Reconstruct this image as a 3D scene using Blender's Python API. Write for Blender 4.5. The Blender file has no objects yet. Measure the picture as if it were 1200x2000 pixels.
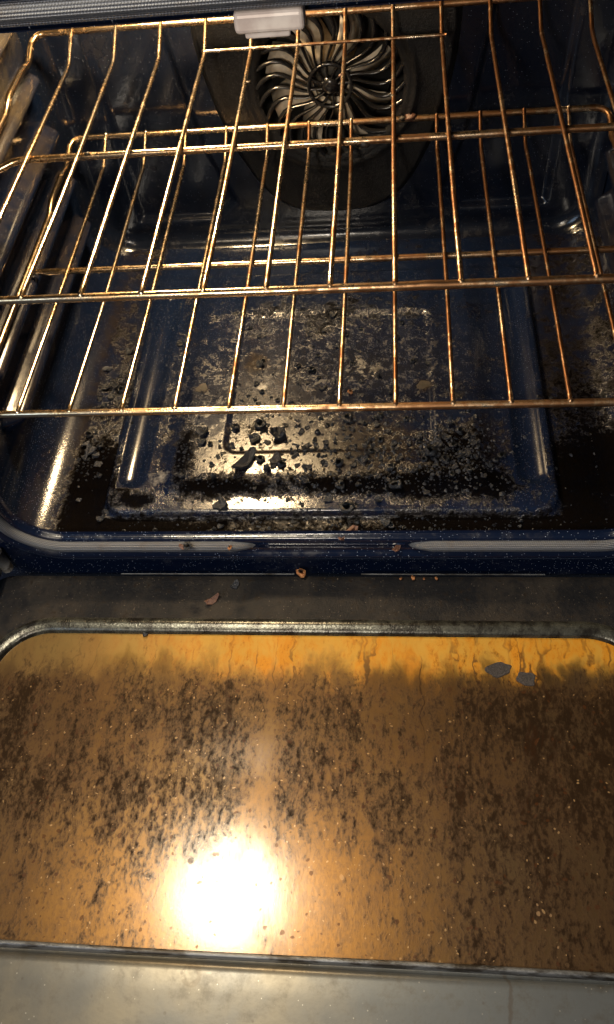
import bpy, math, random
import numpy as np
from mathutils import Vector, Matrix

random.seed(7)
rng = np.random.default_rng(7)
scene = bpy.context.scene
COL = scene.collection
PI = math.pi

# ------------------------------------------------------------------ camera
cam = bpy.data.cameras.new('camera')
cam.sensor_fit = 'VERTICAL'; cam.sensor_height = 24.0
cam.lens = 1579.2 / 2000.0 * 24.0
cam.clip_start = 0.01; cam.clip_end = 50.0
cam_o = bpy.data.objects.new('camera', cam); COL.objects.link(cam_o)
cam_o.location = (0.0683, -0.4042, 0.6152)
cam_o.rotation_euler = (0.6141, 0.0928, 0.0575)
scene.camera = cam_o

# ------------------------------------------------------------------ world and lamps
world = bpy.data.worlds.new('World'); scene.world = world
world.use_nodes = True
bg = world.node_tree.nodes['Background']
bg.inputs[0].default_value = (0.50, 0.60, 0.80, 1)
bg.inputs[1].default_value = 0.07

def area_lamp(name, loc, target, sx, sy, energy, color, shape='RECTANGLE', spread=180):
    l = bpy.data.lights.new(name, 'AREA'); l.shape = shape
    l.size = sx
    if shape in ('RECTANGLE', 'ELLIPSE'): l.size_y = sy
    l.energy = energy; l.color = color; l.spread = math.radians(spread)
    o = bpy.data.objects.new(name, l); COL.objects.link(o)
    o.location = loc
    o.rotation_euler = (Vector(target) - Vector(loc)).to_track_quat('-Z', 'Y').to_euler()
    return o
# the warm lamp behind a lens in the roof of the oven, towards its back left
area_lamp('oven_lamp', (-0.165, 0.385, 0.432), (-0.12, 0.20, 0.0), 0.085, 0.060, 6.5, (1.0, 0.71, 0.38))
# the lamp under the cooker hood above the open door
area_lamp('hood_lamp', (-0.300, -0.085, 1.15), (-0.05, -0.25, -0.06), 0.19, 0.19, 12.0, (1.0, 0.86, 0.62), 'DISK')
# the kitchen ceiling lamp behind the camera, and an added low fill that lights the fan
area_lamp('ceiling_lamp', (-0.45, -1.25, 1.55), (0, 0.2, 0.1), 0.35, 0.35, 5.0, (1.0, 0.80, 0.55), 'DISK')
area_lamp('front_fill', (-0.13, -0.72, 0.70), (0.0, 0.47, 0.17), 0.10, 0.10, 4.6, (1.0, 0.88, 0.72), 'DISK')
# cool daylight from a window beside the cooker
area_lamp('window_light', (-1.5, -1.3, 1.3), (0, 0, 0), 0.7, 0.9, 9.0, (0.50, 0.72, 1.0))

scene.view_settings.view_transform = 'Standard'
scene.view_settings.look = 'None'
scene.view_settings.exposure = 0.35
scene.view_settings.gamma = 1.0
scene.view_settings.use_curve_mapping = False
scene.render.engine = 'CYCLES'
scene.cycles.use_denoising = True
scene.cycles.sample_clamp_indirect = 4.0
scene.cycles.blur_glossy = 0.3
scene.cycles.max_bounces = 5
scene.cycles.use_adaptive_sampling = True
scene.cycles.adaptive_threshold = 0.02

# ------------------------------------------------------------------ node helpers
class NT:
    def __init__(s, name):
        s.m = bpy.data.materials.new(name); s.m.use_nodes = True
        s.t = s.m.node_tree; s.n = s.t.nodes; s.l = s.t.links
        s.b = s.n['Principled BSDF']
        s.tc = s.n.new('ShaderNodeTexCoord')
        s.P = s.tc.outputs['Object']
        s._xyz = None
    def put(s, sock, v):
        if isinstance(v, bpy.types.NodeSocket): s.l.new(v, sock)
        elif isinstance(v, (tuple, list)) and len(v) == 3 and sock.type == 'RGBA': sock.default_value = (*v, 1)
        else: sock.default_value = v
    def math(s, op, a, b=0.0, c=0.0, clamp=False):
        n = s.n.new('ShaderNodeMath'); n.operation = op; n.use_clamp = clamp
        s.put(n.inputs[0], a); s.put(n.inputs[1], b); s.put(n.inputs[2], c)
        return n.outputs[0]
    def add(s, a, b): return s.math('ADD', a, b)
    def sub(s, a, b): return s.math('SUBTRACT', a, b)
    def mul(s, a, b): return s.math('MULTIPLY', a, b)
    def mx(s, a, b): return s.math('MAXIMUM', a, b)
    def xyz(s):
        if s._xyz is None:
            n = s.n.new('ShaderNodeSeparateXYZ'); s.l.new(s.P, n.inputs[0]); s._xyz = n.outputs
        return s._xyz
    def scale(s, v, sc, rot=(0,0,0), loc=(0,0,0)):
        n = s.n.new('ShaderNodeMapping'); s.put(n.inputs[0], v)
        n.inputs['Scale'].default_value = sc; n.inputs['Rotation'].default_value = rot; n.inputs['Location'].default_value = loc
        return n.outputs[0]
    def noise(s, scale, detail=4, rough=0.55, vec=None, dist=0.0):
        n = s.n.new('ShaderNodeTexNoise'); s.put(n.inputs['Vector'], vec or s.P)
        n.inputs['Scale'].default_value = scale; n.inputs['Detail'].default_value = detail
        n.inputs['Roughness'].default_value = rough; n.inputs['Distortion'].default_value = dist
        return n.outputs[0]
    def voro(s, scale, vec=None, feature='F1', rand=1.0):
        n = s.n.new('ShaderNodeTexVoronoi'); s.put(n.inputs['Vector'], vec or s.P)
        n.feature = feature; n.inputs['Scale'].default_value = scale; n.inputs['Randomness'].default_value = rand
        return n
    def step(s, v, lo, hi, a=0.0, b=1.0):
        n = s.n.new('ShaderNodeMapRange'); n.interpolation_type = 'SMOOTHSTEP'
        s.put(n.inputs[0], v); s.put(n.inputs[1], lo); s.put(n.inputs[2], hi); s.put(n.inputs[3], a); s.put(n.inputs[4], b)
        return n.outputs[0]
    def mix(s, f, a, b):
        n = s.n.new('ShaderNodeMix'); n.data_type = 'RGBA'
        s.put(n.inputs[0], f); s.put(n.inputs[6], a); s.put(n.inputs[7], b)
        return n.outputs[2]
    def mixf(s, f, a, b):
        n = s.n.new('ShaderNodeMix'); n.data_type = 'FLOAT'
        s.put(n.inputs[0], f); s.put(n.inputs[2], a); s.put(n.inputs[3], b)
        return n.outputs[0]
    def blob(s, cx, cy, rx, ry, soft=1.0):            # a soft stain or halo with a centre and two radii, in metres on the floor or glass
        x, y, z = s.xyz()
        a = s.math('POWER', s.math('ABSOLUTE', s.mul(s.sub(x, cx), 1.0/rx)), 2.0)
        b = s.math('POWER', s.math('ABSOLUTE', s.mul(s.sub(y, cy), 1.0/ry)), 2.0)
        return s.math('EXPONENT', s.mul(s.add(a, b), -soft))
    def bump(s, h, strength, dist, prev=None):
        n = s.n.new('ShaderNodeBump'); s.put(n.inputs['Height'], h)
        n.inputs['Strength'].default_value = strength; n.inputs['Distance'].default_value = dist
        if prev is not None: s.l.new(prev, n.inputs['Normal'])
        return n.outputs[0]
    def out(s, **kw):
        names = dict(color='Base Color', rough='Roughness', metal='Metallic', normal='Normal', spec='Specular IOR Level',
                     coat='Coat Weight', coat_rough='Coat Roughness', coat_tint='Coat Tint', ior='IOR', spec_tint='Specular Tint', coat_normal='Coat Normal', coat_ior='Coat IOR')
        for k, v in kw.items(): s.put(s.b.inputs[names[k]], v)
        return s.m

M = {}
def specks(t, scale=520, thr=0.22, keep=0.86):
    v = t.voro(scale)
    c = t.n.new('ShaderNodeSeparateColor'); t.l.new(v.outputs['Color'], c.inputs[0])
    return t.mul(t.step(v.outputs['Distance'], thr, thr*0.5), t.step(c.outputs[0], keep, keep+0.02))

def make_enamel(name, base, rough=0.16, speck=0.5, grime=0.35, keep=0.86):
    t = NT(name)
    n1 = t.noise(9, 6, 0.6); n2 = t.noise(60, 6, 0.62)
    g = t.step(t.add(t.mul(n1, 0.6), t.mul(n2, 0.4)), 0.50, 0.66)
    col = t.mix(t.mul(specks(t, keep=keep), speck), base, (0.30, 0.33, 0.40))
    col = t.mix(t.mul(g, grime), col, (0.022, 0.016, 0.011))
    r = t.add(t.mixf(g, rough, rough + 0.28), t.mul(t.noise(300, 3), 0.08))
    nb = t.bump(t.noise(260, 3), 0.10, 0.0010)
    nb = t.bump(t.noise(25, 3), 0.10, 0.004, nb)
    return t.out(color=col, rough=r, normal=nb, spec=0.5)
M['enamel'] = make_enamel('navy_enamel', (0.0036, 0.0056, 0.0125), 0.12, 0.5, 0.2)
t = NT('wall_enamel')
geo = t.n.new('ShaderNodeNewGeometry'); gn = t.n.new('ShaderNodeSeparateXYZ'); t.l.new(geo.outputs['Normal'], gn.inputs[0])
n1 = t.noise(10, 5, 0.6); n2 = t.noise(70, 5, 0.65); n3 = t.noise(420, 3)
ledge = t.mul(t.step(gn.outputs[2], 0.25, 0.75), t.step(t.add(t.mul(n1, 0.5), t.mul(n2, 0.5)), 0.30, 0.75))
col = t.mix(t.mul(specks(t), 0.4), (0.0024, 0.0052, 0.0155), (0.28, 0.31, 0.40))
col = t.mix(t.mul(t.step(n1, 0.5, 0.66), t.mul(0.6, t.step(t.xyz()[2], 0.05, 0.14))), col, (0.007, 0.0055, 0.0045))
wall_glow = t.mul(t.step(t.add(t.xyz()[2], t.mul(t.sub(n1, 0.5), 0.12)), 0.19, 0.26), t.step(n2, 0.30, 0.60, 0.4, 1.0))  # lamplight on the upper wall, put into the colour as tan
col = t.mix(t.mul(wall_glow, 0.55), col, (0.044, 0.036, 0.022))
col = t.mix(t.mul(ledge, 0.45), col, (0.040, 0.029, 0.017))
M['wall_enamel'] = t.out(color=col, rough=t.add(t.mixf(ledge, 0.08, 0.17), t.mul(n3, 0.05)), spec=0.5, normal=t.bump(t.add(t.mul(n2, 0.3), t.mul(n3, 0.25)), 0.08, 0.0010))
M['frame_enamel'] = make_enamel('frame_enamel', (0.0020, 0.0048, 0.0165), 0.11, 1.0, 0.12, 0.66)

# rough, dusty sheet of the fan cover, and the bare enamel of its grille
t = NT('cover_enamel')
n2 = t.noise(520, 3, 0.7)
col = t.mix(t.mul(specks(t, 700, 0.3, 0.75), 0.45), (0.0028, 0.0029, 0.0038), (0.16, 0.145, 0.13))
col = t.mix(t.mul(t.step(t.noise(30, 5, 0.65), 0.50, 0.68), 0.7), col, (0.0055, 0.0050, 0.0048))
M['cover'] = t.out(color=col, rough=t.add(0.30, t.mul(n2, 0.25)), normal=t.bump(n2, 0.7, 0.0012), spec=0.3)
t = NT('grille_enamel')
M['grille'] = t.out(color=(0.006, 0.006, 0.007), rough=0.20, spec=0.5, normal=t.bump(t.noise(300, 3), 0.15, 0.0008))

# floor of the oven: enamel under burnt grease, ash and char
t = NT('floor_enamel')
x, y, z = t.xyz()
nA = t.noise(24, 6, 0.62); nB = t.noise(110, 6, 0.68); nC = t.noise(480, 3, 0.65)
ax = t.math('ABSOLUTE', t.sub(x, 0.001))
outside = t.mx(t.step(ax, 0.219, 0.226), t.step(y, 0.040, 0.034))
groove = t.mul(t.step(t.math('ABSOLUTE', t.sub(ax, 0.1965)), 0.0165, 0.0145), t.mul(t.step(y, 0.066, 0.071), t.step(y, 0.368, 0.362)))
bias = t.mul(outside, t.add(t.step(y, 0.16, 0.10, 0.05, 0.14), t.step(x, -0.258, -0.272, 0.0, -0.20)))
for (cx, cy, rx, ry, w) in ((0.125, 0.108, 0.035, 0.030, .22), (0.10, 0.065, 0.08, 0.016, .22), (-0.145, 0.108, 0.012, 0.034, .30), (-0.10, 0.066, 0.06, 0.012, .20),
                            (-0.185, 0.052, 0.02, 0.008, .26), (0.02, 0.066, 0.08, 0.010, .20), (-0.235, 0.07, 0.03, 0.06, .18), (-0.235, 0.215, 0.025, 0.022, .10),
                            (0.26, 0.11, 0.04, 0.09, .16), (0.15, 0.02, 0.09, 0.014, .20), (0.0, 0.31, 0.13, 0.03, .12), (-0.18, 0.02, 0.07, .012, .16), (0.165,0.07,0.02,0.02,.14)):
    bias = t.add(bias, t.mul(t.blob(cx, cy, rx, ry), w))
bias = t.sub(bias, t.mul(groove, 0.3))
mixn = t.add(t.add(t.mul(nA, 0.36), t.mul(nB, 0.38)), t.mul(nC, 0.26))
nD = t.noise(230, 3, 0.6)
char = t.step(t.add(t.add(mixn, bias), t.mul(t.sub(nD, 0.5), 0.20)), 0.535, 0.690)
filmb = t.add(t.mul(outside, 0.10), t.add(t.mul(t.blob(0.0, 0.105, 0.15, 0.05), 0.22), t.mul(t.blob(0.0, 0.02, 0.2, 0.02), 0.15)))
film = t.mul(t.step(t.add(mixn, filmb), 0.50, 0.68), t.mul(t.step(x, -0.282, -0.264, 0.12, 1.0), t.sub(1.0, groove)))
ash = t.mul(t.step(t.add(t.mul(nC, 0.55), t.mul(nB, 1.05)), 0.76, 1.02), t.mx(t.blob(0.02, 0.225, 0.13, 0.06), t.mul(t.blob(-0.13, 0.19, 0.06, 0.07), 0.8)))
splash = t.mul(0.6, t.step(t.add(t.blob(-0.168, 0.080, 0.016, 0.013), t.mul(t.sub(nB, 0.5), 2.2)), 0.55, 1.35))
white1 = t.mx(splash, t.mx(t.step(t.add(t.blob(-0.073, 0.200, 0.010, 0.012), t.mul(t.sub(nB, 0.5), 1.8)), 0.65, 1.2), t.mul(0.45, t.step(t.add(t.blob(0.03, 0.225, 0.03, 0.028), t.mul(t.sub(nB, 0.5), 2.4)), 0.85, 1.5))))
rings = t.mx(t.blob(-0.1375, 0.196, 0.010, 0.010), t.mx(t.blob(0.0993, 0.1961, 0.013, 0.012), t.blob(-0.083, 0.235, 0.020, 0.022)))
ringm = t.step(t.add(rings, t.mul(t.sub(nB, 0.5), 2.0)), 0.45, 0.9)
col = t.mix(t.mul(specks(t, 780, 0.26, 0.66), 0.55), (0.0034, 0.0072, 0.0215), (0.26, 0.27, 0.31))
col = t.mix(t.mul(film, 0.8), col, (0.013, 0.0082, 0.0040))
col = t.mix(t.mul(t.step(nB, 0.56, 0.42), t.mul(0.7, t.blob(0.02, 0.22, 0.15, 0.08))), col, (0.012, 0.011, 0.011))
col = t.mix(t.mul(ash, 0.6), col, (0.075, 0.068, 0.060))
col = t.mix(t.mul(ringm, 0.7), col, (0.030, 0.020, 0.010))
col = t.mix(t.mul(char, 0.92), col, (0.0012, 0.0009, 0.0007))
col = t.mix(white1, col, (0.34, 0.33, 0.31))
r = t.mixf(film, 0.13, 0.25)
r = t.mixf(ash, r, 0.6)
r = t.mixf(char, r, t.mixf(t.step(nD, 0.46, 0.60), 0.60, 0.34))
r = t.mixf(groove, r, 0.17)
nb = t.bump(t.mul(t.add(t.mul(nC, 0.30), t.mul(char, t.add(t.mul(nB, 1.6), t.mul(nD, 1.4)))), t.sub(1.0, t.mul(groove, 0.9))), 0.33, 0.0011)
M['floor'] = t.out(color=col, rough=r, normal=nb, spec=t.mixf(char, 0.5, 0.004))

# rack wire: heat-tinted chrome, brown where grease has burnt on
def make_wire(name, bright, brown, lo, hi):
    t = NT(name)
    n1 = t.noise(17, 4, 0.6); n2 = t.noise(120, 5, 0.70); n3 = t.noise(700, 3)
    x, y, z = t.xyz()
    d = t.step(t.add(t.add(t.mul(n1, 0.5), t.mul(n2, 0.5)), t.mul(t.step(x, -0.30, 0.20, -0.08, 0.11), 1.0)), lo, hi)
    tint = t.mix(t.step(n1, 0.4, 0.62), bright, (bright[0]*0.9, bright[1]*0.78, bright[2]*0.60))
    col = t.mix(d, tint, brown)
    crust = t.step(t.add(t.mul(n2, 0.7), t.mul(n1, 0.3)), 0.585, 0.66)
    col = t.mix(t.mul(crust, 0.75), col, (0.05, 0.022, 0.012))
    return t.out(color=col, metal=t.mixf(t.mul(crust, 0.8), 1.0, 0.0), rough=t.mixf(d, 0.20, 0.46), normal=t.bump(t.add(n2, n3), 0.22, 0.0005))
M['wire'] = make_wire('tarnished_chrome', (0.80, 0.67, 0.51), (0.135, 0.066, 0.034), 0.43, 0.61)
M['bar'] = make_wire('bar_chrome', (0.80, 0.62, 0.42), (0.20, 0.105, 0.052), 0.44, 0.64)

# braided gasket, uv: u along in metres, v around 0..1
t = NT('gasket_braid')
u = t.n.new('ShaderNodeSeparateXYZ'); t.l.new(t.tc.outputs['UV'], u.inputs[0])
U, V = u.outputs[0], u.outputs[1]
rows = t.math('SINE', t.mul(V, 2*PI*22))
thread = t.math('SINE', t.add(t.mul(U, 2*PI*620), t.mul(t.math('FLOOR', t.add(t.mul(V, 22), 0.25)), 2.1)))
w = t.add(t.mul(t.add(rows, 1.0), 0.3), t.mul(t.add(thread, 1.0), 0.2))
dirt = t.noise(45, 5, 0.65)
col = t.mix(w, (0.014, 0.016, 0.022), (0.13, 0.14, 0.17))
col = t.mix(t.mul(t.step(dirt, 0.5, 0.75), 0.6), col, (0.06, 0.045, 0.035))
M['gasket'] = t.out(color=col, rough=0.5, metal=0.1, normal=t.bump(w, 0.8, 0.0010))

# door inner enamel strip: dull, greasy
t = NT('door_enamel')
n1 = t.noise(20, 6, 0.62, t.scale(t.P, (1.0, 0.55, 1))); n2 = t.noise(140, 5, 0.68); n3 = t.noise(600, 2)
col = t.mix(t.step(t.add(t.mul(n1, 0.7), t.mul(n2, 0.3)), 0.40, 0.62), (0.0065, 0.0068, 0.0085), (0.0190, 0.0165, 0.0150))
col = t.mix(t.step(n2, 0.55, 0.70), col, (0.010, 0.0075, 0.006))
col = t.mix(t.mul(specks(t, 480, 0.22, 0.84), 0.55), col, (0.22, 0.18, 0.14))
M['door'] = t.out(color=col, rough=t.add(t.mixf(n1, 0.32, 0.60), t.mul(t.sub(n2, 0.5), 0.25)), normal=t.bump(t.add(n2, t.mul(n3, 0.5)), 0.6, 0.0012), spec=0.06)

# raised bead round the glass: bare worn metal
t = NT('bead_metal')
n1 = t.noise(60, 5, 0.65); n2 = t.noise(500, 3)
col = t.mix(t.step(n1, 0.38, 0.62), (0.060, 0.062, 0.055), (0.014, 0.013, 0.012))
M['bead'] = t.out(color=col, metal=0.6, rough=t.add(0.18, t.mul(n2, 0.2)), normal=t.bump(n2, 0.35, 0.0006))

# glass with a baked film of grease, runs and drips towards the front edge
t = NT('greasy_glass')
x, y, z = t.xyz()
warp = t.n.new('ShaderNodeVectorMath'); warp.operation = 'ADD'
wn = t.n.new('ShaderNodeTexNoise'); t.l.new(t.P, wn.inputs['Vector']); wn.inputs['Scale'].default_value = 45; wn.inputs['Detail'].default_value = 3
ws = t.n.new('ShaderNodeVectorMath'); ws.operation = 'SCALE'; t.l.new(wn.outputs['Color'], ws.inputs[0]); ws.inputs['Scale'].default_value = 0.016
t.l.new(t.P, warp.inputs[0]); t.l.new(ws.outputs[0], warp.inputs[1]); WP = warp.outputs[0]
nL = t.noise(8, 4, 0.55); nM = t.noise(36, 5, 0.6, t.scale(WP, (1, 0.5, 1)))
nS = t.noise(210, 5, 0.72, t.scale(WP, (1.0, 0.34, 1.0))); nF = t.noise(330, 4, 0.66, t.scale(t.P, (1, 0.6, 1)))
nV = t.noise(34, 4, 0.6, t.scale(WP, (1.0, 0.13, 1.0)))
low = t.step(t.add(y, t.mul(t.sub(nM, 0.5), 0.06)), -0.092, -0.130)
band = t.mul(low, t.step(y, -0.31, -0.20, 0.35, 1.0))
rightb = t.step(t.add(x, t.mul(t.sub(nL, 0.5), 0.25)), -0.02, 0.20)
leftb = t.step(x, -0.17, -0.29)
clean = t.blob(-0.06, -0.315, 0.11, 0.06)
dens = t.add(t.mul(band, 0.112), t.add(t.mul(rightb, t.mul(0.062, low)), t.mul(leftb, t.mul(0.045, low))))
dens = t.sub(dens, t.mul(clean, 0.075))
mixn = t.add(t.add(t.mul(nM, 0.18), t.mul(nS, 0.42)), t.mul(nF, 0.40))
dk = t.step(t.add(mixn, t.add(dens, t.add(t.mul(t.sub(nL, 0.5), 0.20), t.mul(t.sub(nV, 0.5), 0.26)))), 0.525, 0.720)
stain = t.step(t.add(t.add(t.mul(nM, 0.45), t.add(t.mul(nV, 0.30), t.mul(nS, 0.25))), t.mul(dens, 0.8)), 0.45, 0.64)
runs = t.noise(52, 2, 0.5, t.scale(WP, (1.0, 0.06, 1.0)))
run = t.mul(t.step(t.math('ABSOLUTE', t.sub(runs, 0.5)), 0.026, 0.006), t.mul(t.step(nM, 0.46, 0.56), t.mul(t.step(x, -0.32, 0.18, 0.4, 1.0), t.mul(t.step(y, -0.072, -0.10, 0.45, 1.0), t.step(y, -0.30, -0.14, 0.15, 1.0)))))
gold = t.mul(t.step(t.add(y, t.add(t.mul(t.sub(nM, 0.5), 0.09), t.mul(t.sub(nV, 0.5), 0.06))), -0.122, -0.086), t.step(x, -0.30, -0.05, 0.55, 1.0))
col = t.mix(t.step(nL, 0.35, 0.65), (0.076, 0.038, 0.0090), (0.088, 0.051, 0.0150))
col = t.mix(t.mul(t.blob(-0.05, -0.31, 0.20, 0.085), 0.9), col, (0.150, 0.066, 0.0075))  # amber halo of the lamp glare, put into the film colour
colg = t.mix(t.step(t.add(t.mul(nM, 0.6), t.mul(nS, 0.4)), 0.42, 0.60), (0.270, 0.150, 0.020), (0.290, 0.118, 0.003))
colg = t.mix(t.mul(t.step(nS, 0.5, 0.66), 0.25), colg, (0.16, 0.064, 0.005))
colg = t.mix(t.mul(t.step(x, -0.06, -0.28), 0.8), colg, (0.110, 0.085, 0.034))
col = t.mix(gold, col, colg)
ng = t.sub(1.0, gold)
col = t.mix(t.mul(rightb, t.mul(0.72, ng)), col, (0.034, 0.0245, 0.0130))
col = t.mix(t.mul(leftb, t.mul(0.55, ng)), col, (0.060, 0.039, 0.019))
col = t.mix(t.mul(stain, t.mul(0.62, ng)), col, (0.050, 0.024, 0.0085))
col = t.mix(t.mul(t.step(nF, 0.42, 0.60), t.mul(0.45, low)), col, (0.060, 0.030, 0.011))
col = t.mix(t.mul(dk, 0.93), col, (0.0080, 0.0042, 0.0020))
col = t.mix(t.mul(run, 0.8), col, (0.016, 0.0065, 0.0022))
def dots(sc, thr, ch, keep):
    v = t.voro(sc, WP); c = t.n.new('ShaderNodeSeparateColor'); t.l.new(v.outputs['Color'], c.inputs[0])
    rad = t.mul(c.outputs[(ch+1) % 3], thr)
    return t.mul(t.step(t.sub(v.outputs['Distance'], rad), 0.06, 0.0), t.step(c.outputs[ch], keep, keep+0.02))
d1 = t.mul(dots(150, 0.26, 0, 0.88), t.mul(t.step(y, -0.20, -0.27), t.step(x, -0.03, 0.09, 0.08, 1.0)))
col = t.mix(t.mul(d1, 0.45), col, (0.26, 0.165, 0.09))
d2 = t.mul(dots(200, 0.36, 1, 0.72), low)
col = t.mix(t.mul(d2, 0.75), col, (0.034, 0.0125, 0.0040))
d3 = t.mul(dots(300, 0.26, 2, 0.84), low)
col = t.mix(t.mul(d3, 0.5), col, (0.26, 0.165, 0.08))
dirt = t.mx(dk, t.mx(t.mul(d2, 0.8), t.mul(stain, 0.55)))
hgt = t.add(t.mul(nF, 0.5), t.add(t.mul(dk, 0.5), t.mul(nS, 0.4)))
nb = t.bump(hgt, 0.12, 0.0008)
nbc = t.bump(hgt, 0.035, 0.0008)
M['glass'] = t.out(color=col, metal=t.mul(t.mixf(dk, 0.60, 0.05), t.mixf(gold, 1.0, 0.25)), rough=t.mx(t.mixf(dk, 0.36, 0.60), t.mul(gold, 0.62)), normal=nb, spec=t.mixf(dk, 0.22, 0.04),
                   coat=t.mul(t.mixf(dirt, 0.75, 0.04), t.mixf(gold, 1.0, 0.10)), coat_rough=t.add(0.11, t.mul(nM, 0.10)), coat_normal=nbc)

# steel edge trim and sheet below the glass
t = NT('door_steel')
n1 = t.noise(11, 5, 0.6); n2 = t.noise(90, 6, 0.72); n3 = t.noise(420, 3)
x, y, z = t.xyz()
col = t.mix(t.step(n1, 0.35, 0.65), (0.062, 0.062, 0.060), (0.095, 0.084, 0.064))
col = t.mix(t.step(x, -0.02, 0.12), col, (0.078, 0.085, 0.092))
col = t.mix(t.mul(t.step(n2, 0.45, 0.75), 0.6), col, (0.040, 0.034, 0.026))
ringd = t.math('SQRT', t.add(t.math('POWER', t.sub(x, -0.0835), 2.0), t.math('POWER', t.sub(y, -0.3483), 2.0)))
ring = t.step(t.math('ABSOLUTE', t.sub(t.add(ringd, t.mul(t.sub(n2, 0.5), 0.003)), 0.0062)), 0.0026, 0.0010)
col = t.mix(t.mul(ring, t.mul(0.6, t.step(n2, 0.35, 0.5))), col, (0.05, 0.04, 0.028))
drip = t.math('ABSOLUTE', t.sub(x, t.add(0.146, t.mul(t.sub(t.noise(60, 3), 0.5), 0.016))))
col = t.mix(t.mul(t.step(drip, 0.0022, 0.0008), 0.5), col, (0.045, 0.032, 0.022))
col = t.mix(t.mul(specks(t, 300, 0.2, 0.88), 0.4), col, (0.32, 0.31, 0.28))
col = t.mix(t.mul(t.step(t.voro(60).outputs['Distance'], 0.10, 0.05), 0.5), col, (0.04, 0.032, 0.026))
M['steel'] = t.out(color=col, metal=0.5, rough=t.add(0.20, t.add(t.mul(n2, 0.18), t.mul(n1, 0.12))), normal=t.bump(n3, 0.04, 0.0006))
t = NT('trim_steel')
n1 = t.noise(26, 6, 0.7, t.scale(t.P, (1, 3, 3))); n2 = t.noise(400, 3)
col = t.mix(t.step(n1, 0.44, 0.60), (0.095, 0.10, 0.11), (0.018, 0.015, 0.013))
M['trim'] = t.out(color=col, metal=0.5, rough=t.add(0.32, t.mul(n2, 0.2)), normal=t.bump(n2, 0.4, 0.0006))

t = NT('fan_metal')
col = t.mix(t.step(t.noise(60, 5), 0.4, 0.65), (0.66, 0.57, 0.44), (0.40, 0.32, 0.22))
M['fan'] = t.out(color=col, metal=0.0, rough=0.4)
t = NT('soot_metal')
M['soot'] = t.out(color=(0.012, 0.011, 0.010), rough=0.7)
t = NT('latch_ceramic')
n1 = t.noise(60, 4)
M['latch'] = t.out(color=t.mix(t.step(n1, 0.4, 0.65), (0.50, 0.45, 0.42), (0.36, 0.30, 0.28)), rough=0.40, metal=0.1)

def crumb_mat(name, a, b, rough, lump=0.5, sc=330):
    t = NT(name)
    n1 = t.noise(sc, 5, 0.65, t.n.new('ShaderNodeNewGeometry').outputs['Position']); n2 = t.noise(1500, 3)
    return t.out(color=t.mix(t.step(n1, 0.38, 0.65), a, b), rough=t.mixf(n1, rough-0.15, rough+0.15), normal=t.bump(t.add(n1, t.mul(n2, 0.4)), lump, 0.0010))
M['char'] = crumb_mat('char_black', (0.0030, 0.0036, 0.0055), (0.016, 0.019, 0.029), 0.36, 1.0)
M['ash'] = crumb_mat('char_grey', (0.008, 0.009, 0.013), (0.060, 0.065, 0.085), 0.40, 0.9)
M['flat'] = crumb_mat('flat_spot', (0.030, 0.026, 0.024), (0.055, 0.048, 0.045), 0.5)
M['red'] = crumb_mat('red_flake', (0.060, 0.026, 0.018), (0.11, 0.055, 0.038), 0.5)
M['burnt'] = crumb_mat('burnt_brown', (0.020, 0.0125, 0.0065), (0.009, 0.007, 0.005), 0.5)
M['tan'] = crumb_mat('tan_crumb', (0.44, 0.20, 0.08), (0.24, 0.09, 0.03), 0.55, 0.9)
M['greyflake'] = crumb_mat('grey_flake', (0.004, 0.0035, 0.004), (0.038, 0.031, 0.034), 0.65, 1.0, 1100)
# ------------------------------------------------------------------ mesh helpers
def obj_from(name, verts, faces, mat, parent=None, smooth=True, uv=None):
    me = bpy.data.meshes.new(name)
    me.from_pydata([tuple(v) for v in verts], [], [tuple(f) for f in faces])
    if smooth: me.polygons.foreach_set('use_smooth', [True]*len(me.polygons))
    if uv is not None:
        l = me.uv_layers.new(name='UVMap')
        li = np.empty(len(me.loops), dtype=np.int32); me.loops.foreach_get('vertex_index', li)
        l.data.foreach_set('uv', np.asarray(uv, dtype=np.float32)[li].ravel())
    me.materials.append(M[mat] if isinstance(mat, str) else mat)
    me.update()
    o = bpy.data.objects.new(name, me); COL.objects.link(o)
    if parent: o.parent = parent
    return o
def grid_faces(nu, nv, keep=None, flip=False, wrap_u=False, wrap_v=False):
    F = []
    for i in range(nu if wrap_u else nu-1):
        for j in range(nv if wrap_v else nv-1):
            if keep is not None and not keep[i, j]: continue
            i2, j2 = (i+1) % nu, (j+1) % nv
            f = (i*nv+j, i2*nv+j, i2*nv+j2, i*nv+j2)
            F.append(f[::-1] if flip else f)
    return F
def empty(name, loc=(0,0,0)):
    o = bpy.data.objects.new(name, None); COL.objects.link(o); o.location = loc; o.empty_display_size = 0.05
    return o
def tag(o, label, cat=None, group=None, kind=None):
    o['label'] = label
    if cat: o['category'] = cat
    if group: o['group'] = group
    if kind: o['kind'] = kind
    return o
def sstep(x, a, b):
    t = np.clip((x-a)/(b-a), 0, 1); return t*t*(3-2*t)
def rrect_sdf(x, y, x0, x1, y0, y1, r):              # negative inside
    cx, cy = (x0+x1)/2, (y0+y1)/2
    qx = np.abs(x-cx) - (x1-x0)/2 + r; qy = np.abs(y-cy) - (y1-y0)/2 + r
    return np.minimum(np.maximum(qx, qy), 0) + np.hypot(np.maximum(qx, 0), np.maximum(qy, 0)) - r
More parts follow.
